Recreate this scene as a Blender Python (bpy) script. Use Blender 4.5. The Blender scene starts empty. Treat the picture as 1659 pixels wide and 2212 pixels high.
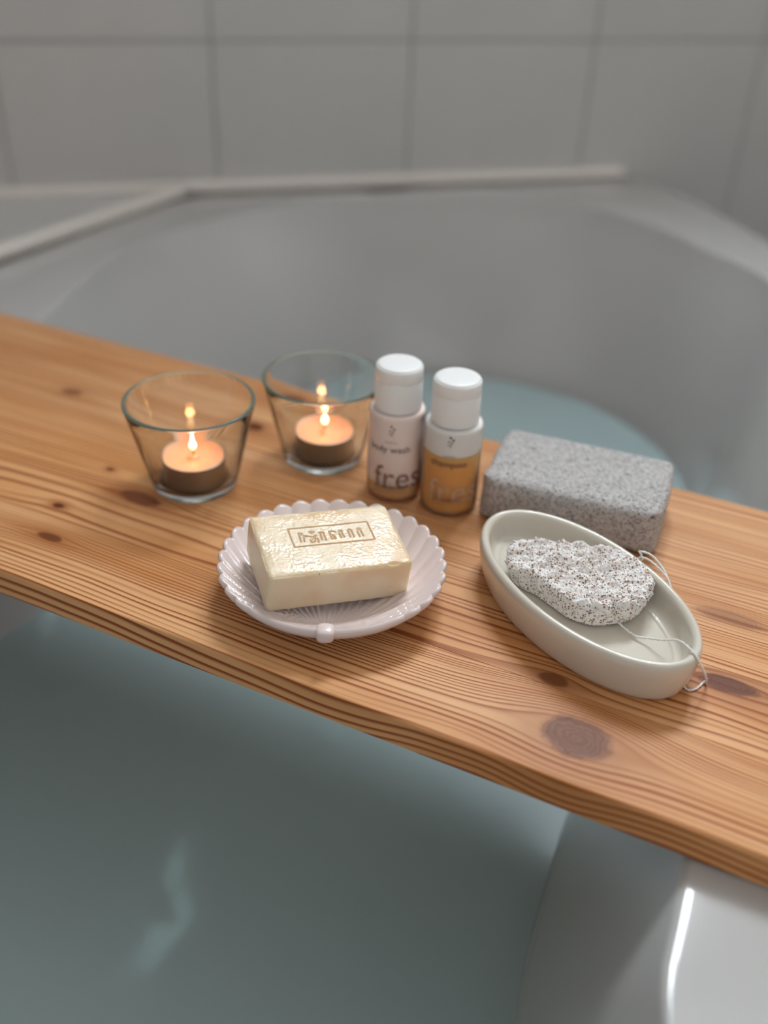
import bpy, bmesh, math, random
import numpy as np
from mathutils import Vector, Matrix, noise

random.seed(3)
rng = np.random.default_rng(3)
S = bpy.context.scene
COL = S.collection

# ------------------------------------------------------------------ camera
TH, ROLL = math.radians(33.5), math.radians(2.5)
fwd = Vector((0, math.cos(TH), -math.sin(TH)))
r0 = Vector((1, 0, 0)); u0 = r0.cross(fwd)
cr = math.cos(ROLL) * r0 + math.sin(ROLL) * u0
cu = -math.sin(ROLL) * r0 + math.cos(ROLL) * u0
cam_d = bpy.data.cameras.new('camera'); cam = bpy.data.objects.new('camera', cam_d); COL.objects.link(cam)
M = Matrix((cr, cu, -fwd)).transposed().to_4x4(); M.translation = Vector((0, 0, .325))
cam.matrix_world = M
cam_d.sensor_fit = 'VERTICAL'; cam_d.sensor_height = 36.0
cam_d.lens = 2160 / 2212 * 36.0
cam_d.clip_start = .01; cam_d.clip_end = 30
cam_d.dof.use_dof = True; cam_d.dof.focus_distance = .492; cam_d.dof.aperture_fstop = 3.0
S.camera = cam

# ------------------------------------------------------------------ world, window light, exposure
wd = bpy.data.worlds.new('world'); S.world = wd; wd.use_nodes = True
wd.node_tree.nodes['Background'].inputs[0].default_value = (.70, .80, .95, 1)
wd.node_tree.nodes['Background'].inputs[1].default_value = .3
# far wall frame: point = WO + s*WU + t*WN   (t = distance from the wall into the room)
WU = Vector((.962, .273, 0)).normalized(); WN = Vector((WU.y, -WU.x, 0)); WO = Vector((-.09, 1.228, 0))
def wp(s, t, z): return WO + s * WU + t * WN + Vector((0, 0, z))
WIN = (.10, .80, 1.04, 1.70)          # window opening s0,s1,z0,z1
ld = bpy.data.lights.new('window_daylight', 'AREA'); ld.shape = 'RECTANGLE'
ld.size = WIN[1] - WIN[0] - .04; ld.size_y = WIN[3] - WIN[2] - .04
ld.energy = 44; ld.color = (.84, .93, 1.0)
lo = bpy.data.objects.new('window_daylight', ld); COL.objects.link(lo)
Ml = Matrix((WU, WN.cross(WU) * -1, -WN))
Ml = Matrix((WU, (-WN).cross(WU), -WN)).transposed().to_4x4()
Ml.translation = wp((WIN[0] + WIN[1]) / 2, -.03, (WIN[2] + WIN[3]) / 2); lo.matrix_world = Ml
FILL_OPENING = (-.70, .75, .35, 1.45)        # opening for an added, unseen fill light, in the wall behind the photographer
ld2 = bpy.data.lights.new('added_back_fill', 'AREA'); ld2.shape = 'RECTANGLE'  # added lamp, lifts the sides that face the camera
ld2.size = FILL_OPENING[1] - FILL_OPENING[0] - .04; ld2.size_y = FILL_OPENING[3] - FILL_OPENING[2] - .04
ld2.energy = 3.6; ld2.color = (1.0, .955, .90)
lo2 = bpy.data.objects.new('added_back_fill', ld2); COL.objects.link(lo2)
Mb = Matrix((-WU, (WN).cross(-WU), WN)).transposed().to_4x4()
Mb.translation = wp((FILL_OPENING[0] + FILL_OPENING[1]) / 2, 2.375, (FILL_OPENING[2] + FILL_OPENING[3]) / 2); lo2.matrix_world = Mb
S.view_settings.view_transform = 'Standard'; S.view_settings.look = 'None'
S.view_settings.gamma = 1.0; S.view_settings.use_curve_mapping = False
S.view_settings.exposure = 0.0
S.cycles.use_denoising = True
S.cycles.max_bounces = 7; S.cycles.diffuse_bounces = 3; S.cycles.glossy_bounces = 3
S.cycles.transmission_bounces = 8; S.cycles.transparent_max_bounces = 10
S.cycles.use_adaptive_sampling = True; S.cycles.adaptive_threshold = .12; S.cycles.adaptive_min_samples = 16
S.cycles.sample_clamp_indirect = 6.0; S.cycles.blur_glossy = .1

# ------------------------------------------------------------------ helpers
def srgb(r, g, b):
    f = lambda c: (c / 255 / 12.92) if c <= 10.3 else ((c / 255 + .055) / 1.055) ** 2.4
    return (f(r), f(g), f(b), 1)
def tag(o, label=None, cat=None, group=None, kind=None):
    if label: o['label'] = label
    if cat: o['category'] = cat
    if group: o['group'] = group
    if kind: o['kind'] = kind
    return o
def empty(name, loc, label, cat, group=None, rz=0):
    o = bpy.data.objects.new(name, None); COL.objects.link(o)
    o.location = loc; o.rotation_euler = (0, 0, rz); o.empty_display_size = .01
    return tag(o, label, cat, group)
def mesh_obj(name, verts, faces, mat, parent=None, smooth=True):
    me = bpy.data.meshes.new(name)
    me.from_pydata([tuple(map(float, v)) for v in verts], [], [tuple(map(int, f)) for f in faces])
    if mat: me.materials.append(mat)
    if smooth: me.polygons.foreach_set('use_smooth', [True] * len(me.polygons))
    me.update()
    o = bpy.data.objects.new(name, me); COL.objects.link(o); o.parent = parent
    return o
def bm_obj(name, bm, mat, parent=None, smooth=False):
    bmesh.ops.recalc_face_normals(bm, faces=bm.faces)
    me = bpy.data.meshes.new(name); bm.to_mesh(me); bm.free()
    if mat: me.materials.append(mat)
    if smooth: me.polygons.foreach_set('use_smooth', [True] * len(me.polygons))
    o = bpy.data.objects.new(name, me); COL.objects.link(o); o.parent = parent
    return o
def lathe(name, prof, mat, parent=None, n=96, z0=0, closed=False):
    """prof: list of (r,z); poles where r==0"""
    V = []; F = []; rows = []
    for r, z in prof:
        if r < 1e-7:
            rows.append([len(V)]); V.append((0, 0, z + z0))
        else:
            rows.append(list(range(len(V), len(V) + n)))
            for i in range(n):
                a = 2 * math.pi * i / n; V.append((r * math.cos(a), r * math.sin(a), z + z0))
    pairs = list(zip(rows[:-1], rows[1:]))
    if closed: pairs.append((rows[-1], rows[0]))
    for A, B in pairs:
        for i in range(n):
            j = (i + 1) % n
            if len(A) == 1 and len(B) == 1: continue
            if len(A) == 1: F.append((A[0], B[j], B[i]))
            elif len(B) == 1: F.append((A[i], A[j], B[0]))
            else: F.append((A[i], A[j], B[j], B[i]))
    o = mesh_obj(name, V, F, mat, parent)
    return o
def smooth_prof(pts, it=2):
    for _ in range(it):
        q = [pts[0]]
        for a, b in zip(pts[:-1], pts[1:]):
            q.append((a[0] * .75 + b[0] * .25, a[1] * .75 + b[1] * .25))
            q.append((a[0] * .25 + b[0] * .75, a[1] * .25 + b[1] * .75))
        q.append(pts[-1]); pts = q
    return pts
def tube(name, pts, rad, mat, parent=None, n=8, rough=0.0):
    P = [Vector(p) for p in pts]
    V = []; F = []
    up = Vector((0, 0, 1))
    for i, p in enumerate(P):
        t = (P[min(i + 1, len(P) - 1)] - P[max(i - 1, 0)]).normalized()
        a = t.cross(up)
        if a.length < .05: a = t.cross(Vector((1, 0, 0)))
        a.normalize(); b = t.cross(a)
        for k in range(n):
            th = 2 * math.pi * k / n + i * .35
            rr = rad * (1 + rough * math.sin(3 * th + i * 1.1) + rough * random.uniform(-.6, .6))
            V.append(p + a * math.cos(th) * rr + b * math.sin(th) * rr)
    for i in range(len(P) - 1):
        for k in range(n):
            j = (k + 1) % n
            F.append((i * n + k, i * n + j, (i + 1) * n + j, (i + 1) * n + k))
    F.append(tuple(range(n))[::-1]); F.append(tuple(range((len(P) - 1) * n, len(P) * n)))
    return mesh_obj(name, V, F, mat, parent)
def catmull(pts, n=8, closed=False):
    P = [np.array(p, float) for p in pts]; out = []; m = len(P)
    rngi = range(m if closed else m - 1)
    for i in rngi:
        p0 = P[(i - 1) % m] if closed or i > 0 else P[0]
        p1 = P[i]; p2 = P[(i + 1) % m]
        p3 = P[(i + 2) % m] if closed or i + 2 < m else P[-1]
        for k in range(n):
            t = k / n
            out.append(.5 * ((2 * p1) + (-p0 + p2) * t + (2 * p0 - 5 * p1 + 4 * p2 - p3) * t * t + (-p0 + 3 * p1 - 3 * p2 + p3) * t ** 3))
    if not closed: out.append(P[-1])
    return np.array(out)
def box_bm(bm, x0, x1, y0, y1, z0, z1, bev=0, seg=2):
    r = bmesh.ops.create_cube(bm, size=1)
    vs = r['verts']
    bmesh.ops.scale(bm, vec=(x1 - x0, y1 - y0, z1 - z0), verts=vs)
    bmesh.ops.translate(bm, vec=((x0 + x1) / 2, (y0 + y1) / 2, (z0 + z1) / 2), verts=vs)
    if bev:
        es = list({e for v in vs for e in v.link_edges})
        bmesh.ops.bevel(bm, geom=es, offset=bev, segments=seg, profile=.5, affect='EDGES')

# ------------------------------------------------------------------ shader helpers
class E:
    """wraps a node socket or a number; arithmetic makes Math nodes"""
    nt = None
    def __init__(s, v): s.v = v
    @staticmethod
    def op(o, *a, clamp=False):
        n = E.nt.nodes.new('ShaderNodeMath'); n.operation = o; n.use_clamp = clamp
        for i, x in enumerate(a):
            x = x.v if isinstance(x, E) else x
            if isinstance(x, (int, float)): n.inputs[i].default_value = x
            else: E.nt.links.new(x, n.inputs[i])
        return E(n.outputs[0])
    def __add__(s, o): return E.op('ADD', s, o)
    __radd__ = __add__
    def __sub__(s, o): return E.op('SUBTRACT', s, o)
    def __rsub__(s, o): return E.op('SUBTRACT', o, s)
    def __mul__(s, o): return E.op('MULTIPLY', s, o)
    __rmul__ = __mul__
    def __truediv__(s, o): return E.op('DIVIDE', s, o)
    def __neg__(s): return E.op('MULTIPLY', s, -1.0)
    def sq(s): return E.op('MULTIPLY', s, s)
    def sqrt(s): return E.op('SQRT', s)
    def abs(s): return E.op('ABSOLUTE', s)
    def exp(s): return E.op('EXPONENT', s)
    def frac(s): return E.op('FRACT', s)
    def clamp(s): return E.op('ADD', s, 0.0, clamp=True)
def sstep(a, b, x):
    n = E.nt.nodes.new('ShaderNodeMapRange'); n.interpolation_type = 'SMOOTHSTEP'
    n.inputs['From Min'].default_value = a; n.inputs['From Max'].default_value = b
    E.nt.links.new(x.v, n.inputs['Value']); return E(n.outputs[0])
def vec(x, y, z):
    n = E.nt.nodes.new('ShaderNodeCombineXYZ')
    for i, a in enumerate((x, y, z)):
        a = a.v if isinstance(a, E) else a
        if isinstance(a, (int, float)): n.inputs[i].default_value = a
        else: E.nt.links.new(a, n.inputs[i])
    return n.outputs[0]
def noise_n(v, scale=1, detail=2, rough=.5):
    n = E.nt.nodes.new('ShaderNodeTexNoise'); n.inputs['Scale'].default_value = scale
    n.inputs['Detail'].default_value = detail; n.inputs['Roughness'].default_value = rough
    E.nt.links.new(v, n.inputs['Vector']); return E(n.outputs['Fac'])
def voro(v, scale, feature='F1', rand=1.0):
    n = E.nt.nodes.new('ShaderNodeTexVoronoi'); n.feature = feature
    n.inputs['Scale'].default_value = scale; n.inputs['Randomness'].default_value = rand
    E.nt.links.new(v, n.inputs['Vector']); return n
def mixc(f, a, b):
    n = E.nt.nodes.new('ShaderNodeMix'); n.data_type = 'RGBA'
    for s, x in ((0, f), (6, a), (7, b)):
        x = x.v if isinstance(x, E) else x
        if isinstance(x, (int, float)): n.inputs[s].default_value = x
        elif isinstance(x, tuple): n.inputs[s].default_value = x
        else: E.nt.links.new(x, n.inputs[s])
    return n.outputs[2]
def objco():
    n = E.nt.nodes.new('ShaderNodeTexCoord'); return n.outputs['Object']
def sep(v):
    n = E.nt.nodes.new('ShaderNodeSeparateXYZ'); E.nt.links.new(v, n.inputs[0]); return [E(n.outputs[i]) for i in range(3)]
def bump(h, strength=.3, dist=.001):
    n = E.nt.nodes.new('ShaderNodeBump'); n.inputs['Strength'].default_value = strength; n.inputs['Distance'].default_value = dist
    E.nt.links.new(h.v, n.inputs['Height']); return n.outputs[0]
def mat(name, color=(.8, .8, .8, 1), rough=.5, **kw):
    m = bpy.data.materials.new(name); m.use_nodes = True; nt = m.node_tree; E.nt = nt
    p = nt.nodes['Principled BSDF']
    p.inputs['Base Color'].default_value = color; p.inputs['Roughness'].default_value = rough
    for k, v in kw.items(): p.inputs[k.replace('_', ' ')].default_value = v
    return m, nt, p
def setc(nt, p, name, sock): nt.links.new(sock.v if isinstance(sock, E) else sock, p.inputs[name])

# ------------------------------------------------------------------ materials
def wood(name, seed, knots, dens=.42, kz=.25, light=(228, 176, 124), dark=(176, 106, 58), amp=9.0, strength=1.0, tone=0.0):
    m, nt, p = mat(name, rough=.36)
    X, Y, Z = sep(objco())
    x = X * 1000.0; y0 = Y * 1000.0; z = Z * 1000.0
    n1 = noise_n(vec(x * .0045, y0 * .012, seed), 1, 2) - .5
    n2 = noise_n(vec(x * .009, y0 * .07, seed + 7.3), 1, 2) - .5
    y = y0 + z * kz + n1 * (amp * 2) + n2 * 2.2
    inner = None; halo = None; rings = None
    for (uk, vk, su, sv, dk) in knots:
        dx = x - uk; dy = y0 - vk
        e = (-((dx / (su * 1.9)).sq() + (dy / (sv * 2.0)).sq())).exp()
        y = y - e * (dy / (dy.abs() + sv * .6)) * (sv * 1.25) - (-((dx / (su * 3.5)).sq() + (dy / (sv * 3.5)).sq())).exp() * (sv * .5)
        wob = noise_n(vec(x * .12, y0 * .12, seed + 3.1), 1, 2) - .5
        rk = ((dx / su).sq() + (dy / sv).sq()).sqrt() + wob * .38
        im = (1.0 - sstep(.72, 1.12, rk)) * dk
        hm = (-(rk.sq() * .24)).exp() * (dk * .8)
        rg = E.op('SINE', rk * 36.0 + wob * 16.0) * .5 + .5
        if inner is None: inner, halo, rings = im, hm, rg * im
        else:
            inner = E.op('MAXIMUM', inner, im); halo = E.op('MAXIMUM', halo, hm); rings = E.op('MAXIMUM', rings, rg * im)
    dvar = noise_n(vec(y * .05, seed * 1.7, x * .001), 1, 1)
    g = y * dens + dvar * 7.5
    f = g.frac()
    line = sstep(.30, .88, f) * sstep(.30, .88, f) * (1.0 - sstep(.92, 1.0, f))
    contrast = noise_n(vec(y * .16, x * .003, seed + 11), 1, 1)
    line = line * (sstep(.22, .72, contrast) * 1.05 + .12) * strength
    big = noise_n(vec(x * .006, y * .045, seed + 5), 1, 2)
    fib = noise_n(vec(x * .05, y0 * 2.6, z * 2.6), 1, 3) - .5
    fib2 = noise_n(vec(x * .3, y0 * 6.0, z * 6.0), 1, 2) - .5
    L = srgb(*light); D = srgb(*dark)
    L2 = srgb(light[0] - 22, light[1] - 30, light[2] - 34)
    c = mixc(sstep(.3, .72, big), L, L2)
    c = mixc((line * 1.15 + fib * .34 + fib2 * .12 + tone).clamp(), c, D)
    if inner is not None:
        c = mixc((halo * 1.15).clamp(), c, srgb(150, 86, 42))
        c = mixc((inner).clamp(), c, srgb(110, 54, 22))
        c = mixc((rings * .55).clamp(), c, srgb(70, 34, 14))
    setc(nt, p, 'Base Color', c)
    setc(nt, p, 'Normal', bump(fib * 1.0 + line * .5 + fib2 * .5, .16, .0006))
    setc(nt, p, 'Roughness', (.40 + line * .10 + fib * .10))
    p.inputs['Specular IOR Level'].default_value = .22
    return m

def m_tile():
    m, nt, p = mat('tile_glaze', srgb(190, 187, 184), .32)
    n = noise_n(objco(), 9, 3)
    setc(nt, p, 'Base Color', mixc(n, srgb(196, 193, 190), srgb(208, 204, 200)))
    return m
M_TILE = m_tile()
M_GROUT = mat('grout', srgb(168, 165, 161), .8)[0]
M_PLASTER = mat('plaster_white', srgb(204, 199, 194), .8)[0]
M_BEAD = mat('sealant_bead', srgb(226, 218, 210), .4)[0]
M_FLOOR = mat('floor_dark', srgb(84, 82, 86), .5)[0]
M_TUB = mat('acrylic_white', srgb(184, 181, 178), .12, Coat_Weight=.3, Coat_Roughness=.05)[0]
M_CHROME = mat('chrome', srgb(190, 190, 192), .12, Metallic=1.0)[0]
M_CERAM = mat('glazed_ceramic', srgb(214, 205, 190), .10, Coat_Weight=.5, Coat_Roughness=.04)[0]
M_FRAME = mat('window_frame_white', srgb(225, 225, 222), .4)[0]

def m_shell():
    m, nt, p = mat('blush_glaze', srgb(226, 206, 200), .28, Coat_Weight=.35, Coat_Roughness=.12)
    n = noise_n(objco(), 320, 2)
    setc(nt, p, 'Normal', bump(n, .05, .0004)); return m
M_SHELL = m_shell()

def m_water():
    m = bpy.data.materials.new('bath_water'); m.use_nodes = True; nt = m.node_tree; nt.nodes.clear(); E.nt = nt
    out = nt.nodes.new('ShaderNodeOutputMaterial')
    tr = nt.nodes.new('ShaderNodeBsdfTransparent'); tr.inputs[0].default_value = (.66, .82, .79, 1)
    df = nt.nodes.new('ShaderNodeBsdfDiffuse'); df.inputs[0].default_value = (.49, .61, .615, 1)
    mx = nt.nodes.new('ShaderNodeMixShader'); mx.inputs[0].default_value = .74
    nt.links.new(tr.outputs[0], mx.inputs[1]); nt.links.new(df.outputs[0], mx.inputs[2])
    gl = nt.nodes.new('ShaderNodeBsdfGlossy'); gl.inputs['Roughness'].default_value = .2
    gl.inputs[0].default_value = (1, 1, 1, 1)
    fr = nt.nodes.new('ShaderNodeFresnel'); fr.inputs[0].default_value = 1.33
    n = noise_n(objco(), 14, 1)
    b = bump(n, .06, .004); nt.links.new(b, fr.inputs['Normal']); nt.links.new(b, gl.inputs['Normal'])
    m2 = nt.nodes.new('ShaderNodeMixShader')
    nt.links.new(fr.outputs[0], m2.inputs[0]); nt.links.new(mx.outputs[0], m2.inputs[1]); nt.links.new(gl.outputs[0], m2.inputs[2])
    nt.links.new(m2.outputs[0], out.inputs[0]); return m
M_WATER = m_water()

def m_glass():
    m, nt, p = mat('clear_glass', (.985, 1, .992, 1), 0.0, IOR=1.46)
    p.inputs['Transmission Weight'].default_value = 1.0
    return m
M_GLASS = m_glass()
def m_rim():  # pale green scatter mixed in, painting light into the dark glass edge
    m, nt, p = mat('rim_painted_light', (.95, 1, .97, 1), 0.02, IOR=1.46)
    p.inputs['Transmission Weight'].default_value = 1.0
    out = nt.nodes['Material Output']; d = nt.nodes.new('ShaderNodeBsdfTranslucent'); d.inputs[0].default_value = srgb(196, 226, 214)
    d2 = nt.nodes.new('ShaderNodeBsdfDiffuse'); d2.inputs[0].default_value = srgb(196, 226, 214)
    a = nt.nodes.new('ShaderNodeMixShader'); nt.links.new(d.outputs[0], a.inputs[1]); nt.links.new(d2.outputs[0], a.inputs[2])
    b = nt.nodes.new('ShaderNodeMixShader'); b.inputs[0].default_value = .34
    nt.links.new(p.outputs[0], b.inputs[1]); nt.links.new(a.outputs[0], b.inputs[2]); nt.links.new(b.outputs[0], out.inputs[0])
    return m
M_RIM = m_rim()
M_ALU = mat('tealight_aluminium', srgb(196, 190, 184), .38, Metallic=1.0)[0]
def m_wax():
    m, nt, p = mat('candle_wax', srgb(255, 184, 146), .35)
    p.inputs['Subsurface Weight'].default_value = .7
    p.inputs['Subsurface Radius'].default_value = (1.0, .45, .2)
    p.inputs['Subsurface Scale'].default_value = .006
    return m
M_WAX = m_wax()
M_WAXPOOL = mat('melted_wax', srgb(255, 205, 150), .05)[0]
M_WICK = mat('wick', srgb(120, 80, 50), .8)[0]
def m_flame():
    m = bpy.data.materials.new('flame'); m.use_nodes = True; nt = m.node_tree; nt.nodes.clear(); E.nt = nt
    out = nt.nodes.new('ShaderNodeOutputMaterial'); em = nt.nodes.new('ShaderNodeEmission')
    X, Y, Z = sep(objco())
    c = mixc(sstep(-.003, .001, Z), (1, .42, .12, 1), (1, .86, .55, 1))
    nt.links.new(c, em.inputs[0]); em.inputs[1].default_value = 9
    nt.links.new(em.outputs[0], out.inputs[0]); return m
M_FLAME = m_flame()

def m_soap():
    m, nt, p = mat('cream_soap', srgb(240, 228, 205), .33)
    p.inputs['Subsurface Weight'].default_value = .55
    p.inputs['Subsurface Radius'].default_value = (1.0, .75, .45)
    p.inputs['Subsurface Scale'].default_value = .008
    co = objco(); X, Y, Z = sep(co)
    at = nt.nodes.new('ShaderNodeAttribute'); at.attribute_name = 'carve'
    car = E(at.outputs['Fac'])
    n = noise_n(co, 45, 3)
    n2 = noise_n(co, 420, 3, .6)
    top = sstep(.0105, .0118, Z)
    c = mixc(sstep(.35, .75, n), srgb(238, 218, 188), srgb(230, 198, 158))
    c = mixc((car * .75).clamp(), c, srgb(192, 140, 96))
    # one small dark speck at the front edge
    d = ((X + .0120).sq() + (Y + .0232).sq() + (Z - .0108).sq()).sqrt()
    c = mixc(1.0 - sstep(.0003, .00055, d), c, srgb(60, 50, 42))
    setc(nt, p, 'Base Color', c)
    h = noise_n(co, 230, 4, .65)
    wet = noise_n(co, 70, 2)
    setc(nt, p, 'Normal', bump(h * (top * .9 + .12), .38, .0009))
    setc(nt, p, 'Roughness', .42 - top * (sstep(.4, .6, wet) * .20))
    return m
M_SOAP = m_soap()

def m_pumice(name, base, base2, pit, sc, thr, bstr, bigpit=0.0):
    m, nt, p = mat(name, base, .92)
    co = objco()
    v = voro(co, sc); d = E(v.outputs['Distance'])
    w = noise_n(co, sc * .35, 3); cellr = E(nt.nodes.new('ShaderNodeSeparateColor').outputs[0])
    scn = cellr.v.node; nt.links.new(v.outputs['Color'], scn.inputs[0])
    size = cellr * thr + w * .16
    pitm = 1.0 - sstep(-.08, .06, d - size)
    fine = noise_n(co, sc * 2.2, 3, .7)
    c = mixc(sstep(.3, .7, w), base, base2)
    c = mixc(((fine - .52) * .5).clamp(), c, pit)
    bv = E(voro(co, 95).outputs['Distance'])
    bigp = (1.0 - sstep(.05, .11, bv)) * bigpit
    c = mixc(bigp, c, srgb(52, 46, 46))
    c = mixc(pitm * .85, c, pit)
    setc(nt, p, 'Base Color', c)
    setc(nt, p, 'Normal', bump(fine * .7 - pitm * 1.2 + w * .5, bstr, .0010))
    return m
M_STONE = m_pumice('white_pumice', srgb(255, 252, 249), srgb(246, 236, 228), srgb(146, 84, 50), 820, .46, .6)
M_BLOCK = m_pumice('grey_pumice', srgb(214, 208, 204), srgb(196, 190, 187), srgb(96, 90, 90), 1000, .44, .8, .9)
M_STRING = mat('white_string', srgb(240, 236, 230), .8)[0]

def m_plastic(name, color, tr, trans=0.0, rough=.4):
    """frosted film: part clear, part scattering"""
    m = bpy.data.materials.new(name); m.use_nodes = True; nt = m.node_tree; nt.nodes.clear(); E.nt = nt
    out = nt.nodes.new('ShaderNodeOutputMaterial')
    t = nt.nodes.new('ShaderNodeBsdfTransparent'); t.inputs[0].default_value = (1, .995, .99, 1)
    d = nt.nodes.new('ShaderNodeBsdfDiffuse'); d.inputs[0].default_value = color
    l = nt.nodes.new('ShaderNodeBsdfTranslucent'); l.inputs[0].default_value = color
    a = nt.nodes.new('ShaderNodeMixShader'); a.inputs[0].default_value = .4
    nt.links.new(d.outputs[0], a.inputs[1]); nt.links.new(l.outputs[0], a.inputs[2])
    b = nt.nodes.new('ShaderNodeMixShader'); b.inputs[0].default_value = tr
    nt.links.new(a.outputs[0], b.inputs[1]); nt.links.new(t.outputs[0], b.inputs[2])
    g = nt.nodes.new('ShaderNodeBsdfGlossy'); g.inputs['Roughness'].default_value = rough
    fr = nt.nodes.new('ShaderNodeFresnel'); fr.inputs[0].default_value = 1.25
    c = nt.nodes.new('ShaderNodeMixShader'); nt.links.new(fr.outputs[0], c.inputs[0])
    nt.links.new(b.outputs[0], c.inputs[1]); nt.links.new(g.outputs[0], c.inputs[2])
    nt.links.new(c.outputs[0], out.inputs[0]); return m
def m_liquid(name, col):
    m, nt, p = mat(name, col, .25)
    p.inputs['Subsurface Weight'].default_value = 1.0
    p.inputs['Subsurface Radius'].default_value = (1.0, .55, .15)
    p.inputs['Subsurface Scale'].default_value = .012
    return m
def m_cap():
    m, nt, p = mat('white_plastic_cap', srgb(236, 233, 230), .45)
    p.inputs['Subsurface Weight'].default_value = .3
    p.inputs['Subsurface Radius'].default_value = (1, .9, .85)
    p.inputs['Subsurface Scale'].default_value = .003
    return m
M_CAP = m_cap()

# ------------------------------------------------------------------ the room
def struct(o): o['kind'] = 'structure'; return o
def wallbox(bm, s0, s1, t0, t1, z0, z1, bev=0):
    n0 = len(bm.verts)
    box_bm(bm, s0, s1, t0, t1, z0, z1, bev, 1)
WM = Matrix((WU, -WN, Vector((0, 0, 1)))).transposed().to_4x4(); WM.translation = WO   # local x = along, y = into the wall (-t)
def wall_local(name, boxes, material, parent=None):
    bm = bmesh.new()
    for (s0, s1, t0, t1, z0, z1) in boxes: box_bm(bm, s0, s1, -t1, -t0, z0, z1)
    o = bm_obj(name, bm, material, parent)
    if parent is None: o.matrix_world = WM
    return o
ZF, ZC = -.60, 1.95
SL, SR, TB = -1.05, 1.35, 2.35
TILE_TOP = .443
wf = struct(wall_local('wall_far', [(SL, WIN[0], -.10, -.006, ZF, ZC), (WIN[1], SR, -.10, -.006, ZF, ZC),
                                    (WIN[0], WIN[1], -.10, -.006, ZF, WIN[2]), (WIN[0], WIN[1], -.10, -.006, WIN[3], ZC)], M_PLASTER))
gb = wall_local('grout_bed', [(SL, SR, -.006, -.0015, ZF, TILE_TOP)], M_GROUT, wf)
TW, THH = .2295, .30
tile_meshes = {}
def tile(parent, x0, x1, z0, z1, mw=None):
    key = (round(x1 - x0, 4), round(z1 - z0, 4))
    if key not in tile_meshes:
        bm = bmesh.new(); g = .0013
        box_bm(bm, g, key[0] - g, 0, .006, g, key[1] - g, .0012, 1)
        bmesh.ops.recalc_face_normals(bm, faces=bm.faces)
        me = bpy.data.meshes.new('tile'); bm.to_mesh(me); bm.free(); me.materials.append(M_TILE); tile_meshes[key] = me
    o = bpy.data.objects.new('tile', tile_meshes[key]); COL.objects.link(o); o.parent = parent
    o.location = (x0, random.uniform(-.0002, .0002), z0)
    return o
zr = [ZF, -.457, -.157, .143, TILE_TOP]
for i in range(-4, 6):
    x0 = -.127 + i * TW; x1 = x0 + TW
    x0 = max(x0, SL); x1 = min(x1, SR)
    for a, b in zip(zr[:-1], zr[1:]):
        tile(wf, x0, x1, a, b)
# window in the far wall, above the picture
wn = struct(wall_local('window_1', [(WIN[0], WIN[1], -.02, .012, WIN[2] - .035, WIN[2]), (WIN[0], WIN[1], -.02, .012, WIN[3], WIN[3] + .035),
        (WIN[0] - .035, WIN[0], -.02, .012, WIN[2] - .035, WIN[3] + .035), (WIN[1], WIN[1] + .035, -.02, .012, WIN[2] - .035, WIN[3] + .035)], M_FRAME))
mc = (WIN[0] + WIN[1]) / 2
wall_local('mullion', [(mc - .015, mc + .015, -.02, .008, WIN[2], WIN[3])], M_FRAME, wn)
# other walls, floor, ceiling
def room_box(name, boxes, m): return struct(wall_local(name, boxes, m))
room_box('wall_left', [(SL - .1, SL, -.1, TB, ZF, ZC)], M_PLASTER)
room_box('wall_right', [(SR, SR + .1, -.1, TB, ZF, ZC)], M_PLASTER)
room_box('wall_back', [(SL - .1, FILL_OPENING[0], TB, TB + .1, ZF, ZC), (FILL_OPENING[1], SR + .1, TB, TB + .1, ZF, ZC),
                       (FILL_OPENING[0], FILL_OPENING[1], TB, TB + .1, ZF, FILL_OPENING[2]), (FILL_OPENING[0], FILL_OPENING[1], TB, TB + .1, FILL_OPENING[3], ZC)], M_PLASTER)
fill_frame = struct(wall_local('added_fill_frame', [(FILL_OPENING[0] - .04, FILL_OPENING[1] + .04, TB - .012, TB, FILL_OPENING[2] - .04, FILL_OPENING[2]), (FILL_OPENING[0] - .04, FILL_OPENING[1] + .04, TB - .012, TB, FILL_OPENING[3], FILL_OPENING[3] + .04),
        (FILL_OPENING[0] - .04, FILL_OPENING[0], TB - .012, TB, FILL_OPENING[2], FILL_OPENING[3]), (FILL_OPENING[1], FILL_OPENING[1] + .04, TB - .012, TB, FILL_OPENING[2], FILL_OPENING[3])], M_FRAME))  # frame around the added fill light's opening
room_box('ceiling', [(SL - .1, SR + .1, -.1, TB + .1, ZC, ZC + .1)], M_PLASTER)
room_box('floor', [(SL - .1, SR + .1, -.1, TB + .1, ZF - .05, ZF)], M_FLOOR)

# ------------------------------------------------------------------ bathtub
CEN = np.array([-.02, .42])
RIM = [(.00, -.30), (.07, -.10), (.095, .08), (.108, .198), (.122, .243), (.178, .38), (.245, .53), (.315, .70), (.358, .84), (.373, .97), (.323, 1.07),
       (.286, 1.137), (.19, 1.212), (.022, 1.208), (-.136, 1.138), (-.236, 1.032), (-.278, .95), (-.292, .846), (-.315, .70), (-.36, .50), (-.41, .25),
       (-.43, .0), (-.38, -.22), (-.25, -.35), (-.10, -.37)]
WAT = [(.00, -.16), (.035, .0), (.055, .15), (.072, .265), (.115, .393), (.19, .56), (.248, .68), (.267, .762), (.254, .84), (.215, .905), (.173, .94), (.107, .968),
       (.043, .973), (-.03, .955), (-.095, .895), (-.15, .80), (-.195, .69), (-.239, .562), (-.266, .515), (-.31, .40), (-.345, .2), (-.355, .0), (-.30, -.17), (-.18, -.25), (-.07, -.24)]
WAT = [(x * 1.129, y * 1.129 if y > 0 else y * .9) for x, y in WAT]
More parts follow.
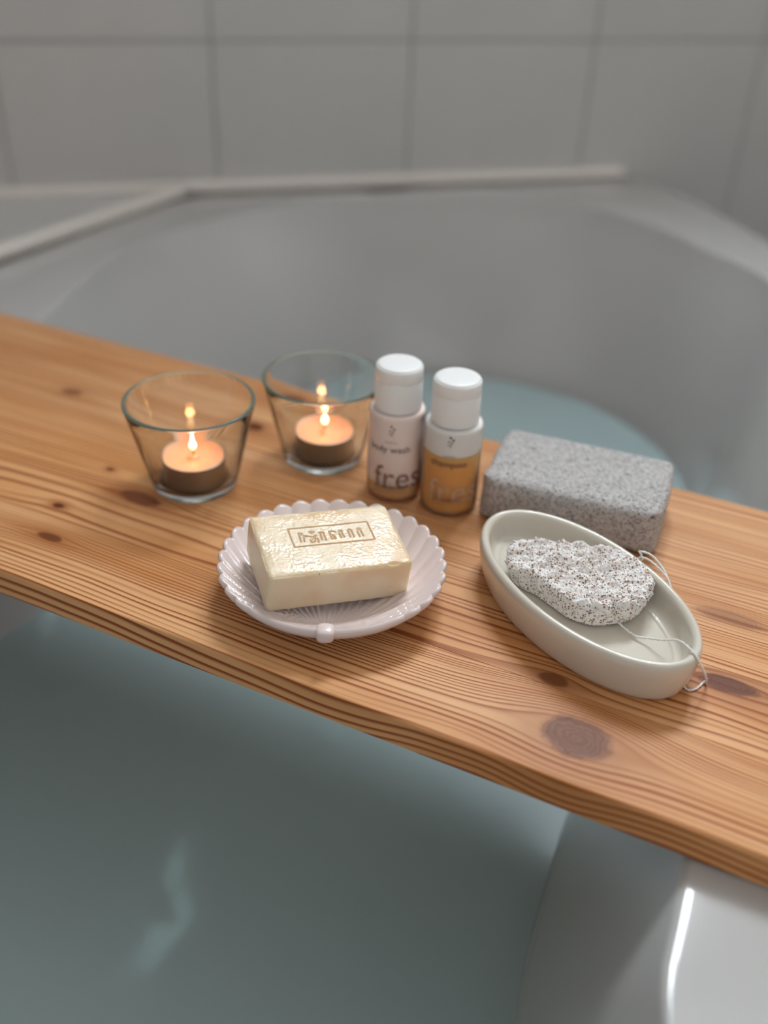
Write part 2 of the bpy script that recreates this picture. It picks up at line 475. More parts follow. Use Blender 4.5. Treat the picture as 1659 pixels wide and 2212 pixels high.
OUT = [(-.25, 1.172), (-.05, 1.228), (.15, 1.285), (.30, 1.330), (.338, 1.322), (.352, 1.295), (.412, 1.10), (.50, .78), (.60, .42), (.63, .10), (.60, -.25), (.45, -.50), (.10, -.60),
       (-.35, -.60), (-.58, -.40), (-.70, -.05), (-.71, .25), (-.62, .50), (-.50, .71), (-.381, .925), (-.30, 1.08)]
OUTC = OUT
FLO = [((x - CEN[0]) * .74 + CEN[0], (y - CEN[1]) * .80 + CEN[1]) for x, y in WAT]
NT = 192
def radial(pts, smooth=True):
    poly = catmull(pts, 10, True) if smooth else np.array(pts)
    P = poly - CEN; Q = np.roll(P, -1, 0)
    R = []
    for k in range(NT):
        a = 2 * math.pi * k / NT; d = np.array([math.cos(a), math.sin(a)])
        best = 0
        den = d[0] * (Q - P)[:, 1] - d[1] * (Q - P)[:, 0]
        tt = (P[:, 0] * (Q - P)[:, 1] - P[:, 1] * (Q - P)[:, 0]) / np.where(abs(den) < 1e-12, 1e-12, den)
        uu = (P[:, 0] * d[1] - P[:, 1] * d[0]) / np.where(abs(den) < 1e-12, 1e-12, den)
        ok = (uu >= -1e-6) & (uu <= 1 + 1e-6) & (tt > 0)
        R.append(tt[ok].max())
    return np.array(R)
rR, rW, rF = radial(RIM), radial(WAT), radial(FLO)
rO = radial(OUT, False)
for _ in range(1): rO = (np.roll(rO, 1) + rO * 2 + np.roll(rO, -1)) / 4
ZR, ZW, ZB = -.0178, -.20, -.46
def ring(r, z): 
    return [(CEN[0] + r[k] * math.cos(2 * math.pi * k / NT), CEN[1] + r[k] * math.sin(2 * math.pi * k / NT), z) for k in range(NT)]
rings = [ring(rO - .012, ZF + .01), ring(rO - .006, -.10), ring(rO - .001, -.045), ring(rO, -.030), ring(rO - .002, -.023), ring(rO - .007, -.0190), ring(rO - .014, ZR)]
rings += [ring(rR + .030, ZR), ring(rR + .005, ZR)]
for a in np.linspace(0, 1, 9)[1:]:
    th = a * math.radians(68)
    rad = .006
    rings.append(ring(rR + .003 - rad * math.sin(th) * 1.0, ZR - rad * (1 - math.cos(th))))
z1 = ZR - .006 * (1 - math.cos(math.radians(68)))
rS = rR + .003 - .006 * math.sin(math.radians(68))
for a in np.linspace(0, 1, 9)[1:]:
    rr = rS + (rW - rS) * (a ** 1.0) - .006 * math.sin(a * math.pi)
    rings.append(ring(rr, z1 + (ZW - z1) * a))
for a in np.linspace(0, 1, 13)[1:]:
    c = math.sin(a * math.pi / 2); s = 1 - math.cos(a * math.pi / 2)
    rings.append(ring(rW + (rF - rW) * (.35 * a + .65 * s), ZW + (ZB - ZW) * (.35 * a + .65 * c)))
rings.append(ring(rF * .5, ZB - .004))
V = [v for r in rings for v in r]; F = []
for i in range(len(rings) - 1):
    for k in range(NT):
        j = (k + 1) % NT
        F.append((i * NT + k, i * NT + j, (i + 1) * NT + j, (i + 1) * NT + k))
ci = len(V); V.append((CEN[0], CEN[1], ZB - .006))
for k in range(NT): F.append(((len(rings) - 1) * NT + k, (len(rings) - 1) * NT + (k + 1) % NT, ci))
tub = mesh_obj('bathtub', V, F, M_TUB)
tag(tub, 'large white acrylic corner bathtub with a broad smooth rim under the wooden board', 'bathtub')
DR = Vector((-.049, .772, ZB - .0035))
dr = lathe('drain', smooth_prof([(0, .006), (.012, .006), (.014, .004), (.022, .004), (.026, .0055), (.031, .004), (.033, .0), (.033, -.003)]), M_CHROME, tub, 48)
dr.location = DR
M_DARK = mat('dark_gap', srgb(30, 34, 34), .6)[0]
gp_ = lathe('drain_gap', [(.0325, .0), (.0335, .0012), (.0375, .0012), (.0385, .0)], M_DARK, tub, 48); gp_.location = DR
# water
rw = ring(rW + .004, ZW)
V = list(rw) + [(CEN[0], CEN[1], ZW)] ; F = [(k, (k + 1) % NT, NT) for k in range(NT)]
wat = mesh_obj('bath_water', V, F, M_WATER)
tag(wat, 'still milky teal bath water filling the tub below the board', 'water', kind='stuff')

# tiled ledge to the left of the tub, meeting the far wall, and the sealing beads
def ledge():
    pts = [(-.258, 1.180), (-.305, 1.072), (-.392, .918), (-.510, .705), (-.632, .495)]
    L0 = wp(SL, 0, 0); 
    end = WO + SL * WU; near = end + WN * .85
    poly = pts + [(near.x, near.y), (end.x, end.y)]
    bm = bmesh.new()
    top = [bm.verts.new((x, y, -.016)) for x, y in poly]; bot = [bm.verts.new((x, y, ZF)) for x, y in poly]
    bm.faces.new(top); bm.faces.new(bot[::-1])
    for i in range(len(poly)):
        j = (i + 1) % len(poly); bm.faces.new((top[i], bot[i], bot[j], top[j]))
    o = bm_obj('trim_1', bm, M_TILE); struct(o); o['label'] = 'tiled corner ledge left of the bathtub'
ledge()
def bead(name, pts, r, lab):
    o = tube(name, catmull(pts, 6), r, M_BEAD, None, 10); struct(o); o['label'] = lab
bead('trim_2', [tuple(wp(s, .004, -.0135)) for s in (-1.04, -.6, -.2, .2, .395)], .0085, 'pale sealing bead along the foot of the tiled wall')
bead('trim_3', [(-.25, 1.166, -.012), (-.303, 1.068, -.012), (-.389, .916, -.012), (-.507, .703, -.012), (-.630, .494, -.012)], .0085, 'pale sealing bead between ledge and bathtub')

# ------------------------------------------------------------------ the board
BA = math.radians(-24.4)
board = empty('bath_board', (.00408, .32584, 0), 'wide varnished pine board with knots lying across the bathtub', 'board', rz=BA)
VB = [0, 53.5, 104, 157.5, 210, 262]
KN = [
    [(82, 27, 17, 13, .82), (-224, 36, 9, 3.2, .8), (32, 4, 9, 2.0, .0)],
    [(61, 58, 8, 4.5, .65), (136, 94, 15, 6, .95), (-241, 63, 3.6, 2.4, 1.2), (-205, 92, 15, 6, .85), (-110, 82, 12, 4, .3)],
    [(-241, 110, 2.2, 1.5, 1.2), (128, 146, 20, 6, .35), (240, 130, 8, 6, .8)],
    [(-193, 200, 7, 5, 1.0), (60, 180, 6, 4, .7), (-330, 180, 9, 5, .5)],
    [(-190, 243, 12, 6, .9), (-20, 230, 6, 4, .6)],
]
PAR = [dict(dens=.36, kz=.42, light=(226, 172, 120), dark=(150, 76, 34), strength=1.3, amp=6),
       dict(dens=.16, kz=.3, light=(224, 168, 116), dark=(150, 78, 36), strength=1.1, amp=10),
       dict(dens=.40, kz=.3, light=(228, 174, 122), dark=(160, 88, 44), strength=1.2, amp=5),
       dict(dens=.30, kz=.3, light=(222, 170, 122), dark=(158, 88, 46), strength=.9, amp=8),
       dict(dens=.35, kz=.3, light=(218, 166, 118), dark=(158, 88, 46), strength=.9, amp=6)]
for i in range(5):
    bm = bmesh.new()
    v0, v1 = VB[i] / 1000 + (0 if i == 0 else .00006), VB[i + 1] / 1000 - .00006
    box_bm(bm, -.62, .42, v0, v1, -.0172, 0)
    # ease the long edges: a full round-over outside, a hairline at the glued joints
    for e in [e for e in bm.edges if abs(e.verts[0].co.x - e.verts[1].co.x) > .5]:
        pass
    outer = [e for e in bm.edges if abs(e.verts[0].co.x - e.verts[1].co.x) > .5 and
             ((i == 0 and abs(e.verts[0].co.y - v0) < 1e-6) or (i == 4 and abs(e.verts[0].co.y - v1) < 1e-6))]
    if outer: bmesh.ops.bevel(bm, geom=outer, offset=.0013, segments=3, profile=.5, affect='EDGES')
    inner = [e for e in bm.edges if abs(e.verts[0].co.x - e.verts[1].co.x) > .5 and e.verts[0].co.z > -1e-6 and e.verts[1].co.z > -1e-6
             and ((i > 0 and abs(e.verts[0].co.y - v0) < 1e-6) or (i < 4 and abs(e.verts[0].co.y - v1) < 1e-6))]
    if inner: bmesh.ops.bevel(bm, geom=inner, offset=.00022, segments=1, affect='EDGES')
    pl = bm_obj('plank', bm, wood('pine_%d' % i, 3.7 + i * 9.1, KN[i], **PAR[i]), board)

# ------------------------------------------------------------------ tealights in glass cups
def glass_holder(loc, label, rscale=1.0):
    g = empty('glass_candle_holder', loc, label, 'candle holder', 'glass tealight holders')
    prof = [(0, .0), (.0235, .0), (.0247, .0006), (.0256, .0020)]
    prof += [(.0256 + (.0383 - .0256) * t, .0020 + (.0550 - .0020) * t) for t in np.linspace(0, 1, 10)[1:]]
    prof += [(.0372 + .0011 * math.cos(a), .0554 + .0011 * math.sin(a)) for a in np.linspace(.15, math.pi - .1, 12)]
    prof += [(.0361 + (.0228 - .0361) * t, .0550 + (.0062 - .0550) * t) for t in np.linspace(0, 1, 10)[1:]]
    prof += [(.0220, .0050), (.0205, .0043), (.010, .0040), (0, .0040)]
    prof = [(r * rscale, z) for r, z in prof]
    cup = lathe('glass_cup', prof, M_GLASS, g, 128)
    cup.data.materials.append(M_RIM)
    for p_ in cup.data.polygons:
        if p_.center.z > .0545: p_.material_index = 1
    return g
def tealight(loc, rz, label):
    t = empty('tealight', loc, label, 'candle', 'burning tealights', rz)
    R = .0190; Hh = .0158
    lathe('metal_cup', [(0, 0), (R - .0012, 0), (R - .0004, .0005), (R, .0015), (R, Hh - .0006), (R + .00025, Hh - .0002), (R + .0001, Hh), (R - .0003, Hh),
                        (R - .0004, Hh - .001), (R - .0005, .0020), (0, .0014)], M_ALU, t, 96)
    # wax: slightly dished, uneven rim
    n = 72; V = []; F = []
    rs = [0, .12, .25, .38, .5, .62, .74, .85, .93, .98, 1.0]
    rr = R - .00055
    for q, s in enumerate(rs):
        for k in range(n):
            a = 2 * math.pi * k / n
            z = Hh - .0016 + .0014 * s ** 4 + .00035 * noise.noise(Vector((math.cos(a) * s * 2 + rz, math.sin(a) * s * 2, 4)))
            if s == 1.0: z -= .0001
            V.append((rr * s * math.cos(a), rr * s * math.sin(a), z))
    for k in range(n): V.append((rr * math.cos(2 * math.pi * k / n), rr * math.sin(2 * math.pi * k / n), .0022))
    V.append((0, 0, .0022))
    rows = len(rs) + 1
    for q in range(rows - 1):
        for k in range(n):
            j = (k + 1) % n; F.append((q * n + k, (q + 1) * n + k, (q + 1) * n + j, q * n + j))
    for k in range(n): F.append(((rows - 1) * n + k, len(V) - 1, (rows - 1) * n + (k + 1) % n))
    mesh_obj('wax', V, F, M_WAX, t)
    w = tube('wick', [(0, 0, Hh - .004), (.0002, 0, Hh), (.0004, .0001, Hh + .0022), (.0001, .0, Hh + .0046)], .0006, M_WICK, t, 8, .1)
    lathe('wick_base', [(0, .0009), (.0016, .0009), (.0026, .0003), (.0034, 0)], M_WAXPOOL, t, 24, Hh - .00135)
    fz = Hh + .0030
    fp = [(0, -.0002), (.0008, .0), (.0017, .0010), (.0021, .0024), (.0019, .0038), (.0012, .0052), (.0005, .0062), (0, .0068)]
    fl = lathe('flame', [(r, z - .004) for r, z in smooth_prof(fp, 2)], M_FLAME, t, 24)
    fl.location = (0, 0, fz + .0042)
    pl = bpy.data.lights.new('flame_light', 'POINT'); pl.energy = .022; pl.color = (1.0, .37, .12); pl.shadow_soft_size = .0024
    po = bpy.data.objects.new('flame_light', pl); COL.objects.link(po); po.parent = t; po.location = (0, 0, fz + .0105)
    return t
G1, G2 = (-.1155, .5151, .0001), (-.0405, .5529, .0001)
glass_holder(G1, 'clear glass tealight holder at the left, furthest from the bottles')
glass_holder(G2, 'clear glass tealight holder next to the body wash bottle', .975)
tealight((-.1153, .5146, .0042), .4, 'burning tealight inside the left glass holder, on the front side')
tealight((-.0395, .5530, .0042), 2.2, 'burning tealight inside the glass holder beside the bottles')

# ------------------------------------------------------------------ bottles
def text_mesh(s, width, height=None):
    cu_ = bpy.data.curves.new('txt', 'FONT'); cu_.body = s; cu_.align_x = 'CENTER'; cu_.resolution_u = 4
    ob = bpy.data.objects.new('txt', cu_); COL.objects.link(ob)
    dg = bpy.context.evaluated_depsgraph_get(); dg.update()
    me = bpy.data.meshes.new_from_object(ob.evaluated_get(dg))
    bpy.data.objects.remove(ob)
    bm = bmesh.new(); bm.from_mesh(me); bpy.data.meshes.remove(me)
    xs = [v.co.x for v in bm.verts]; ys = [v.co.y for v in bm.verts]
    sx = width / (max(xs) - min(xs)); sy = (height / (max(ys) - min(ys))) if height else sx
    cx = (max(xs) + min(xs)) / 2; cy = (max(ys) + min(ys)) / 2
    for v in bm.verts: v.co.x = (v.co.x - cx) * sx; v.co.y = (v.co.y - cy) * sy
    bmesh.ops.triangulate(bm, faces=bm.faces)
    for _ in range(3):
        es = [e for e in bm.edges if e.calc_length() > .0016]
        if es: bmesh.ops.subdivide_edges(bm, edges=es, cuts=1); bmesh.ops.triangulate(bm, faces=bm.faces)
    return bm
def wrap(bm, r, ang, z):
    for v in bm.verts:
        a = math.radians(ang) + v.co.x / r
        v.co = Vector((math.sin(a) * r, -math.cos(a) * r, z + v.co.y))
def stroke(bm, pts, w):
    for (a, b) in zip(pts[:-1], pts[1:]):
        a = Vector((*a, 0)); b = Vector((*b, 0)); n = max(1, int((b - a).length / .0012))
        d = (b - a).normalized(); s = Vector((-d.y, d.x, 0)) * w / 2
        for k in range(n):
            p, q = a + (b - a) * (k / n), a + (b - a) * ((k + 1) / n)
            bm.faces.new([bm.verts.new(x) for x in (p - s, q - s, q + s, p + s)])
def dotp(bm, x, y, rx, ry, rot=0):
    n = 10; c, s = math.cos(rot), math.sin(rot)
    bm.faces.new([bm.verts.new((x + rx * math.cos(a) * c - ry * math.sin(a) * s, y + rx * math.cos(a) * s + ry * math.sin(a) * c, 0)) for a in [2 * math.pi * k / n for k in range(n)]])
def bottle(loc, R, label, spec):
    b = empty('toiletry_bottle', loc, label, 'bottle', 'small plastic toiletry bottles')
    sh = spec['sh']
    bp = [(0, .0006), (R - .004, .0006), (R - .0024, 0), (R - .0012, .0003), (R - .0004, .0012), (R, .0032)]
    bp += [(R, z) for z in np.linspace(.0032, sh - .003, 12)[1:]]
    bp += [(R, sh - .0016), (R - .0004, sh - .0006), (R - .0013, sh), (R - .0026, sh + .0002), (.0118, sh + .0012), (.0112, sh + .002), (.0110, sh + .006), (0, sh + .006)]
    lathe('bottle_body', bp, m_plastic('frosted_bottle_' + spec['word'].split()[0], spec['shell'], spec['clear']), b, 96)
    q = .0007; lv = spec['level']
    if spec['dry']:      # the dry inside of the frosted wall above the liquid
        lathe('inner_wall', [(R - .0004, lv + .0002), (R - .0004, sh - .0018), (R - .0014, sh - .0004), (.0115, sh - .0001)], mat('dry_frost_' + spec['word'].split()[0], spec['dry'], .6)[0], b, 96)
    lp = [(0, .0014), (R - .004, .0014), (R - .0018, .0018), (R - q - .0003, .0040), (R - q, .0055)] + [(R - q, z) for z in np.linspace(.0055, lv, 8)[1:]] + [(R - q - .0006, lv + .0003), (0, lv - .0003)]
    lathe('liquid', lp, m_liquid('liquid_' + spec['word'].split()[0], spec['liq']), b, 96)
    # flip-top cap with rounded shoulder, top recess, parting groove and thumb notch
    c0, c1 = sh + .0004, spec['top']; rc = .01375
    cp = [(.0120, c0), (rc, c0), (rc + .0001, c0 + .0006), (rc, c1 - .0092), (rc - .0002, c1 - .0089), (rc - .0002, c1 - .0086), (rc, c1 - .0082), (rc - .0001, c1 - .0045),
          (rc - .00015, c1 - .0018), (rc - .0006, c1 - .0009), (rc - .0013, c1 - .0007), (rc - .0015, c1 - .0002), (rc - .0019, c1), (rc - .0050, c1 + .0001), (0, c1 + .0001)]
    cap = lathe('cap', cp, M_CAP, b, 96)
    me = cap.data
    for v in me.vertices:      # thumb notch, pressed in below the lid edge on one side
        a = math.degrees(math.atan2(v.co.x, -v.co.y)) - spec['notch']
        dz = v.co.z - (c1 - .0078)
        if abs(a) < 16 and abs(dz) < .0022 and math.hypot(v.co.x, v.co.y) > rc - .001:
            k = 1 - .075 * (1 - (a / 16) ** 2) * (1 - abs(dz) / .0022)
            v.co.x *= k; v.co.y *= k
    ink, _, _ = mat('print_ink_' + spec['word'].split()[0], spec['ink'], .6)
    ink2, _, _ = mat('print_big_' + spec['word'].split()[0], spec['ink2'], .6)
    def put(name, bm, m, r, a, z):
        wrap(bm, r, a, z); return bm_obj(name, bm, m, b)
    rp = R + .00008
    put('lettering', text_mesh('F R E S H', .0068, .0010), ink, rp, spec['ang'], spec['zf'])
    put('lettering', text_mesh(spec['word'], spec['ww']), ink, rp, spec['ang'] + spec['dw'], spec['zw'])
    o = put('lettering', text_mesh('fresh', spec['bw'], .0150), ink2, rp + .00002, spec['ba'], spec['zb'])
    bm = bmesh.new()
    dotp(bm, 0, .0040, .0007, .0005, .5); dotp(bm, .0007, .0031, .0004, .0003); dotp(bm, .0018, .0022, .0004, .0010, -.5)
    dotp(bm, -.0006, .0012, .0008, .00035, .2); dotp(bm, .0010, .0002, .0003, .0010, -.5); dotp(bm, -.0007, -.0008, .0007, .0003, .2); dotp(bm, .0004, -.0018, .00025, .0008, -.3)
    put('emblem', bm, ink, rp, spec['ang'], spec['zl'])
    bm = bmesh.new(); hw, hh = .0098, .0030
    stroke(bm, [(-hw, -hh), (hw, -hh)], .00018); stroke(bm, [(-hw, hh), (hw, hh)], .00018); stroke(bm, [(-hw, -hh), (-hw, hh)], .00018); stroke(bm, [(hw, -hh), (hw, hh)], .00018)
    put('label_frame', bm, ink, rp + .00004, spec['ang'], spec['zx'])
    put('lettering', text_mesh('COOLEBORG', .0168, .0028), ink, rp + .00004, spec['ang'], spec['zx'])
    return b
bottle((.0053, .5170, 0), .0166, 'frosted pink bottle with grey lettering reading body wash and a white cap',
       dict(sh=.0574, top=.0842, word='body wash', shell=srgb(255, 236, 228), clear=.85, dry=srgb(255, 238, 230), level=.0115, liq=srgb(255, 188, 120), notch=-4,
            ink=srgb(96, 82, 80), ink2=srgb(140, 104, 88), ang=-11, zf=.0412, ww=.0252, dw=-3, zw=.0360, bw=.0395, ba=23, zb=.0178, zl=.0478, zx=.0112))
bottle((.0379, .5045, 0), .0169, 'amber bottle with clear frosted top, lettering reading shampoo and a white cap',
       dict(sh=.0566, top=.0832, word='shampoo', shell=srgb(242, 236, 230), clear=.80, dry=srgb(248, 244, 240), level=.0402, liq=srgb(252, 176, 30), notch=24,
            ink=srgb(72, 60, 50), ink2=srgb(206, 164, 132), ang=-9, zf=.0412, ww=.0216, dw=0, zw=.0354, bw=.0410, ba=22, zb=.0180, zl=.0495, zx=.0122))

# ------------------------------------------------------------------ shell dish and soap
SH = Vector((-.0252, .4125, .0))
def shell_dish():
    d = empty('shell_soap_dish', SH, 'pale pink glazed scallop shell dish holding the bar of soap', 'soap dish')
    n, m_ = 480, 44
    hx, hy = 0.0, -.0505
    V = []; F = []
    top = []
    def zfun(s, t):
        front = max(0, -math.sin(t)) ** 3
        return .0042 + (.0172 - .0035 * front) * s ** 2.3
    for q in range(m_ + 1):
        s = q / m_
        for k in range(n):
            t = 2 * math.pi * k / n
            ro = 1.0 / ((abs(math.cos(t)) / .0568) ** 2.15 + (abs(math.sin(t)) / (.0545 if math.sin(t) > 0 else .0515)) ** 2.15) ** (1 / 2.15)
            x, y = ro * s * math.cos(t), ro * s * math.sin(t)
            dx, dy = x - hx, y - hy
            dist = math.hypot(dx, dy)
            phi = math.degrees(math.atan2(dx, dy + 1e-9))
            ribm = max(0., min(1., (80 - abs(phi)) / 10)) * min(1, dist / .035)
            ph = math.cos(phi / 6.0 * 2 * math.pi)
            cres = abs(math.cos(phi / 12.0 * 2 * math.pi)) ** .8 * 2 - 1   # broad rounded ribs, narrow valleys
            a = cres * ribm
            z = zfun(s, t) + a * (.0003 + .0009 * s ** 2)
            k2 = 1 + .016 * a * s ** 6
            # front lip: smooth and thick
            lip = max(0., min(1., (-math.sin(t) - .55) / .2)) * s ** 8
            z += .0006 * lip
            V.append((x * k2, y * k2, z))
    for q in range(m_):
        for k in range(n):
            j = (k + 1) % n
            if q == 0: F.append((0, n + k, n + j))
            else: F.append((q * n + k, (q + 1) * n + k, (q + 1) * n + j, q * n + j))
    # underside: offset shell
    base = len(V)
    for q in range(m_ + 1):
        s = q / m_
        for k in range(n):
            x, y, z = V[q * n + k]
            edge = s ** 10
            V.append((x * (1 - .006 * (1 - edge)), y * (1 - .006 * (1 - edge)), max(.0009 if s < .5 else 0, z - .0034 - .0026 * max(0, -math.sin(2 * math.pi * k / n)) ** 2 * s ** 4)))
    for q in range(m_):
        for k in range(n):
            j = (k + 1) % n
            if q == 0: F.append((base, base + n + j, base + n + k))
            else: F.append((base + q * n + k, base + q * n + j, base + (q + 1) * n + j, base + (q + 1) * n + k))
    # rounded edge strip
    mid = len(V)
    for k in range(n):
        a = np.array(V[m_ * n + k]); b = np.array(V[base + m_ * n + k]); c = (a + b) / 2
        L = math.hypot(c[0], c[1]); c[0] *= 1 + .0011 / L; c[1] *= 1 + .0011 / L
        V.append(tuple(c))
    for k in range(n):
        j = (k + 1) % n
        F.append((m_ * n + k, mid + k, mid + j, m_ * n + j)); F.append((mid + k, base + m_ * n + k, base + m_ * n + j, mid + j))
    mesh_obj('dish_bowl', V, F, M_SHELL, d)
    lathe('foot_ring', [(.018, .0), (.0195, 0), (.0205, .0012), (.0210, .004), (.0170, .004), (.0172, .001)], M_SHELL, d, 64, 0, True)
    # hinge knob and its little flare on the front lip
    bm = bmesh.new(); bmesh.ops.create_cube(bm, size=1)
    bmesh.ops.subdivide_edges(bm, edges=bm.edges, cuts=7, use_grid_fill=True)
    for v in bm.verts:
        p = v.co * 2; q = (abs(p.x) ** 3.2 + abs(p.y) ** 3.2 + abs(p.z) ** 3.2) ** (1 / 3.2); p = p / q
        v.co = Vector((p.x * .0045, p.y * .0048 - .0512, p.z * .0036 + .0160))
    bm_obj('hinge_knob', bm, M_SHELL, d, True)
    return d
shell_dish()

def soap():
    L, Wd, Hh = .0735, .0465, .0235
    nx, ny, nz = 300, 190, 60
    # engraved marks, traced in the plane of the stamped frame: u along, v down, both 0..1
    TL, TR, BR, BL = np.array([135, 240.]), np.array([1365, 130.]), np.array([1525, 425.]), np.array([275, 545.])
    ex, ey = (TR - TL + BR - BL) / 2, (BL - TL + BR - TR) / 2; o0 = TL
    inv = np.linalg.inv(np.array([ex, ey]).T)
    def fr(p): return inv @ (np.array(p, float) - o0)
    lines = []   # (p,q,width)
    FW, FH = .0420, .0138; FC = (.0015, .0035)
    def loc(p):
        u, v = fr(p); return (FC[0] - FW / 2 + u * FW, FC[1] + FH / 2 - v * FH)
    fc = [(FC[0] - FW / 2, FC[1] + FH / 2), (FC[0] + FW / 2, FC[1] + FH / 2), (FC[0] + FW / 2, FC[1] - FH / 2), (FC[0] - FW / 2, FC[1] - FH / 2)]
    for i in range(4): lines.append((fc[i], fc[(i + 1) % 4], .00034))
    strokes = [[(310, 310), (375, 455)], [(345, 325), (345, 326)], [(390, 345), (440, 365)], [(400, 370), (425, 450)], [(430, 350), (540, 375), (590, 345)],
               [(585, 350), (560, 400), (515, 430), (540, 465), (585, 455), (590, 400)], [(620, 400), (645, 465)], [(630, 300), (695, 303), (755, 430)], [(645, 310), (695, 425)],
               [(785, 290), (830, 275), (885, 290)], [(790, 295), (850, 412), (905, 400), (850, 340)], [(945, 310), (990, 390)], [(990, 310), (1035, 382)],
               [(1080, 272), (1100, 248), (1140, 265)], [(1090, 285), (1130, 382)], [(1140, 280), (1188, 376)], [(1235, 290), (1280, 372)], [(1290, 280), (1338, 366)]]
    for st in strokes:
        for a, b in zip(st[:-1], st[1:]): lines.append((loc(a), loc(b), .00042))
    blobs = [(345, 322, .00105), (510, 298, .0012), (480, 290, .0006), (540, 285, .0006), (965, 278, .0011), (1255, 248, .0011), (580, 350, .0007)]
    X, Y = np.meshgrid(np.linspace(-L / 2, L / 2, nx), np.linspace(-Wd / 2, Wd / 2, ny), indexing='ij')
    car = np.zeros_like(X)
    for (a, b, w) in lines:
        a, b = np.array(a), np.array(b); d = b - a; l2 = max(d @ d, 1e-12)
        t = np.clip(((X - a[0]) * d[0] + (Y - a[1]) * d[1]) / l2, 0, 1)
        D = np.hypot(X - a[0] - t * d[0], Y - a[1] - t * d[1])
        car = np.maximum(car, np.clip(1.5 - D / w, 0, 1))
    for (x, y, r) in blobs:
        c = loc((x, y)); D = np.hypot(X - c[0], Y - c[1]); car = np.maximum(car, np.clip(1.4 - D / r, 0, 1))
    bm = bmesh.new(); lay = bm.verts.layers.float.new('carve')
    def shape(x, y, z, c=0.0):
        # round the block edges, slump and wear it
        r = .0022
        p = Vector((x, y, z)); hx, hy, hz = L / 2, Wd / 2, Hh / 2
        q = Vector((max(-hx + r, min(hx - r, x)), max(-hy + r, min(hy - r, y)), max(-hz + r, min(hz - r, z))))
        dlt = p - q
        if dlt.length > 1e-9: p = q + dlt.normalized() * r if (abs(dlt.x) > 1e-9) + (abs(dlt.y) > 1e-9) + (abs(dlt.z) > 1e-9) > 1 else p
        n1 = noise.noise(p * 90) * .00035 + noise.noise(p * 260 + Vector((3, 1, 2))) * .00012
        p = p + p.normalized() * n1
        if z > hz - 1e-5:
            p.z += -.00055 * c + .00012 * noise.noise(p * 700)
            e = min(hx - abs(x), hy - abs(y)); p.z -= .0005 * math.exp(-(e / .004) ** 2) * (.6 + noise.noise(p * 160))
            # chip on the right of the front edge
            dd = math.hypot((x - .0265) / .0035, (y + Wd / 2 - .001) / .0016)
            if dd < 1: p.z -= .0008 * (1 - dd * dd)
        # draft: narrower at the base on the right
        return p
    def face_grid(fn, na, nb, cf=None):
        g = [[bm.verts.new(fn(i, j)) for j in range(nb)] for i in range(na)]
        if cf is not None:
            for i in range(na):
                for j in range(nb): g[i][j][lay] = float(cf[i, j])
        for i in range(na - 1):
            for j in range(nb - 1): bm.faces.new((g[i][j], g[i + 1][j], g[i + 1][j + 1], g[i][j + 1]))
    face_grid(lambda i, j: shape(X[i, j], Y[i, j], Hh / 2, car[i, j]), nx, ny, car)
    a, b, c = 96, 60, 30
    lx = lambda i, n, S_: -S_ / 2 + S_ * i / (n - 1)
    face_grid(lambda i, j: shape(lx(i, a, L), lx(j, b, Wd), -Hh / 2), a, b)
    for s_ in (-1, 1):
        face_grid(lambda i, j: shape(X[i, 0], s_ * Wd / 2, lx(j, c, Hh), 0), nx, c)
        face_grid(lambda i, j: shape(s_ * L / 2, Y[0, i], lx(j, c, Hh), 0), ny, c)
    bmesh.ops.remove_doubles(bm, verts=bm.verts, dist=.00006)
    o = bm_obj('soap_bar', bm, M_SOAP, None, True)
    tag(o, 'cream rectangular soap bar with a stamped frame of letters lying in the shell dish', 'soap')
    o.rotation_mode = 'XYZ'
    yaw, pt, rl = math.radians(20.5), math.radians(7.1), math.radians(4.5)
    Rm = Matrix.Rotation(yaw, 3, 'Z') @ Matrix.Rotation(rl, 3, 'Y') @ Matrix.Rotation(pt, 3, 'X')
    mw = Rm.to_4x4(); mw.translation = Vector((-.0275, .4100, .0252)); o.matrix_world = mw
    return o
soap()

# ------------------------------------------------------------------ oval dish
DA = math.radians(-56.7)
DC = Vector((.1018, .4006, 0))
def oval_dish():
    a, b = .0712, .0381
    prof = [(.010, .0016), (.0075, 0), (.0060, 0), (.0046, .0007), (.0034, .003), (.0018, .008), (.0006, .014), (0, .019), (.0002, .0222), (.0011, .0243), (.0024, .0250), (.0038, .0246), (.0049, .0234), (.0055, .0215),
            (.0060, .0180), (.0068, .0145), (.0078, .0125), (.0090, .0114), (.0102, .0110), (.0112, .0109), (.0118, .0104), (.0128, .0101), (.022, .0100), (.030, .0100)]
    prof = smooth_prof(prof, 1)
    n = 200; V = []; F = []
    for d, z in prof:
        for k in range(n):
            t = 2 * math.pi * k / n
            # offset inward along the ellipse normal
            x, y = a * math.cos(t), b * math.sin(t)
            nxv, nyv = math.cos(t) / a, math.sin(t) / b; l = math.hypot(nxv, nyv)
            dd = min(d, .0125) if d > .0125 else d
            sc = 1 - max(0, d - .0125) / .030
            V.append(((x - nxv / l * dd) * sc, (y - nyv / l * dd) * sc, z))
    R = len(prof)
    for q in range(R - 1):
        for k in range(n):
            j = (k + 1) % n; F.append((q * n + k, q * n + j, (q + 1) * n + j, (q + 1) * n + k))
    V.append((0, 0, .0016)); V.append((0, 0, .0100))
    for k in range(n):
        j = (k + 1) % n
        F.append((len(V) - 2, j, k)); F.append(((R - 1) * n + k, (R - 1) * n + j, len(V) - 1))
    o = mesh_obj('oval_dish', V, F, M_CERAM)
    tag(o, 'oval cream ceramic dish holding a white pumice stone at the right', 'dish')
    o.location = DC; o.rotation_euler = (0, 0, DA)
oval_dish()

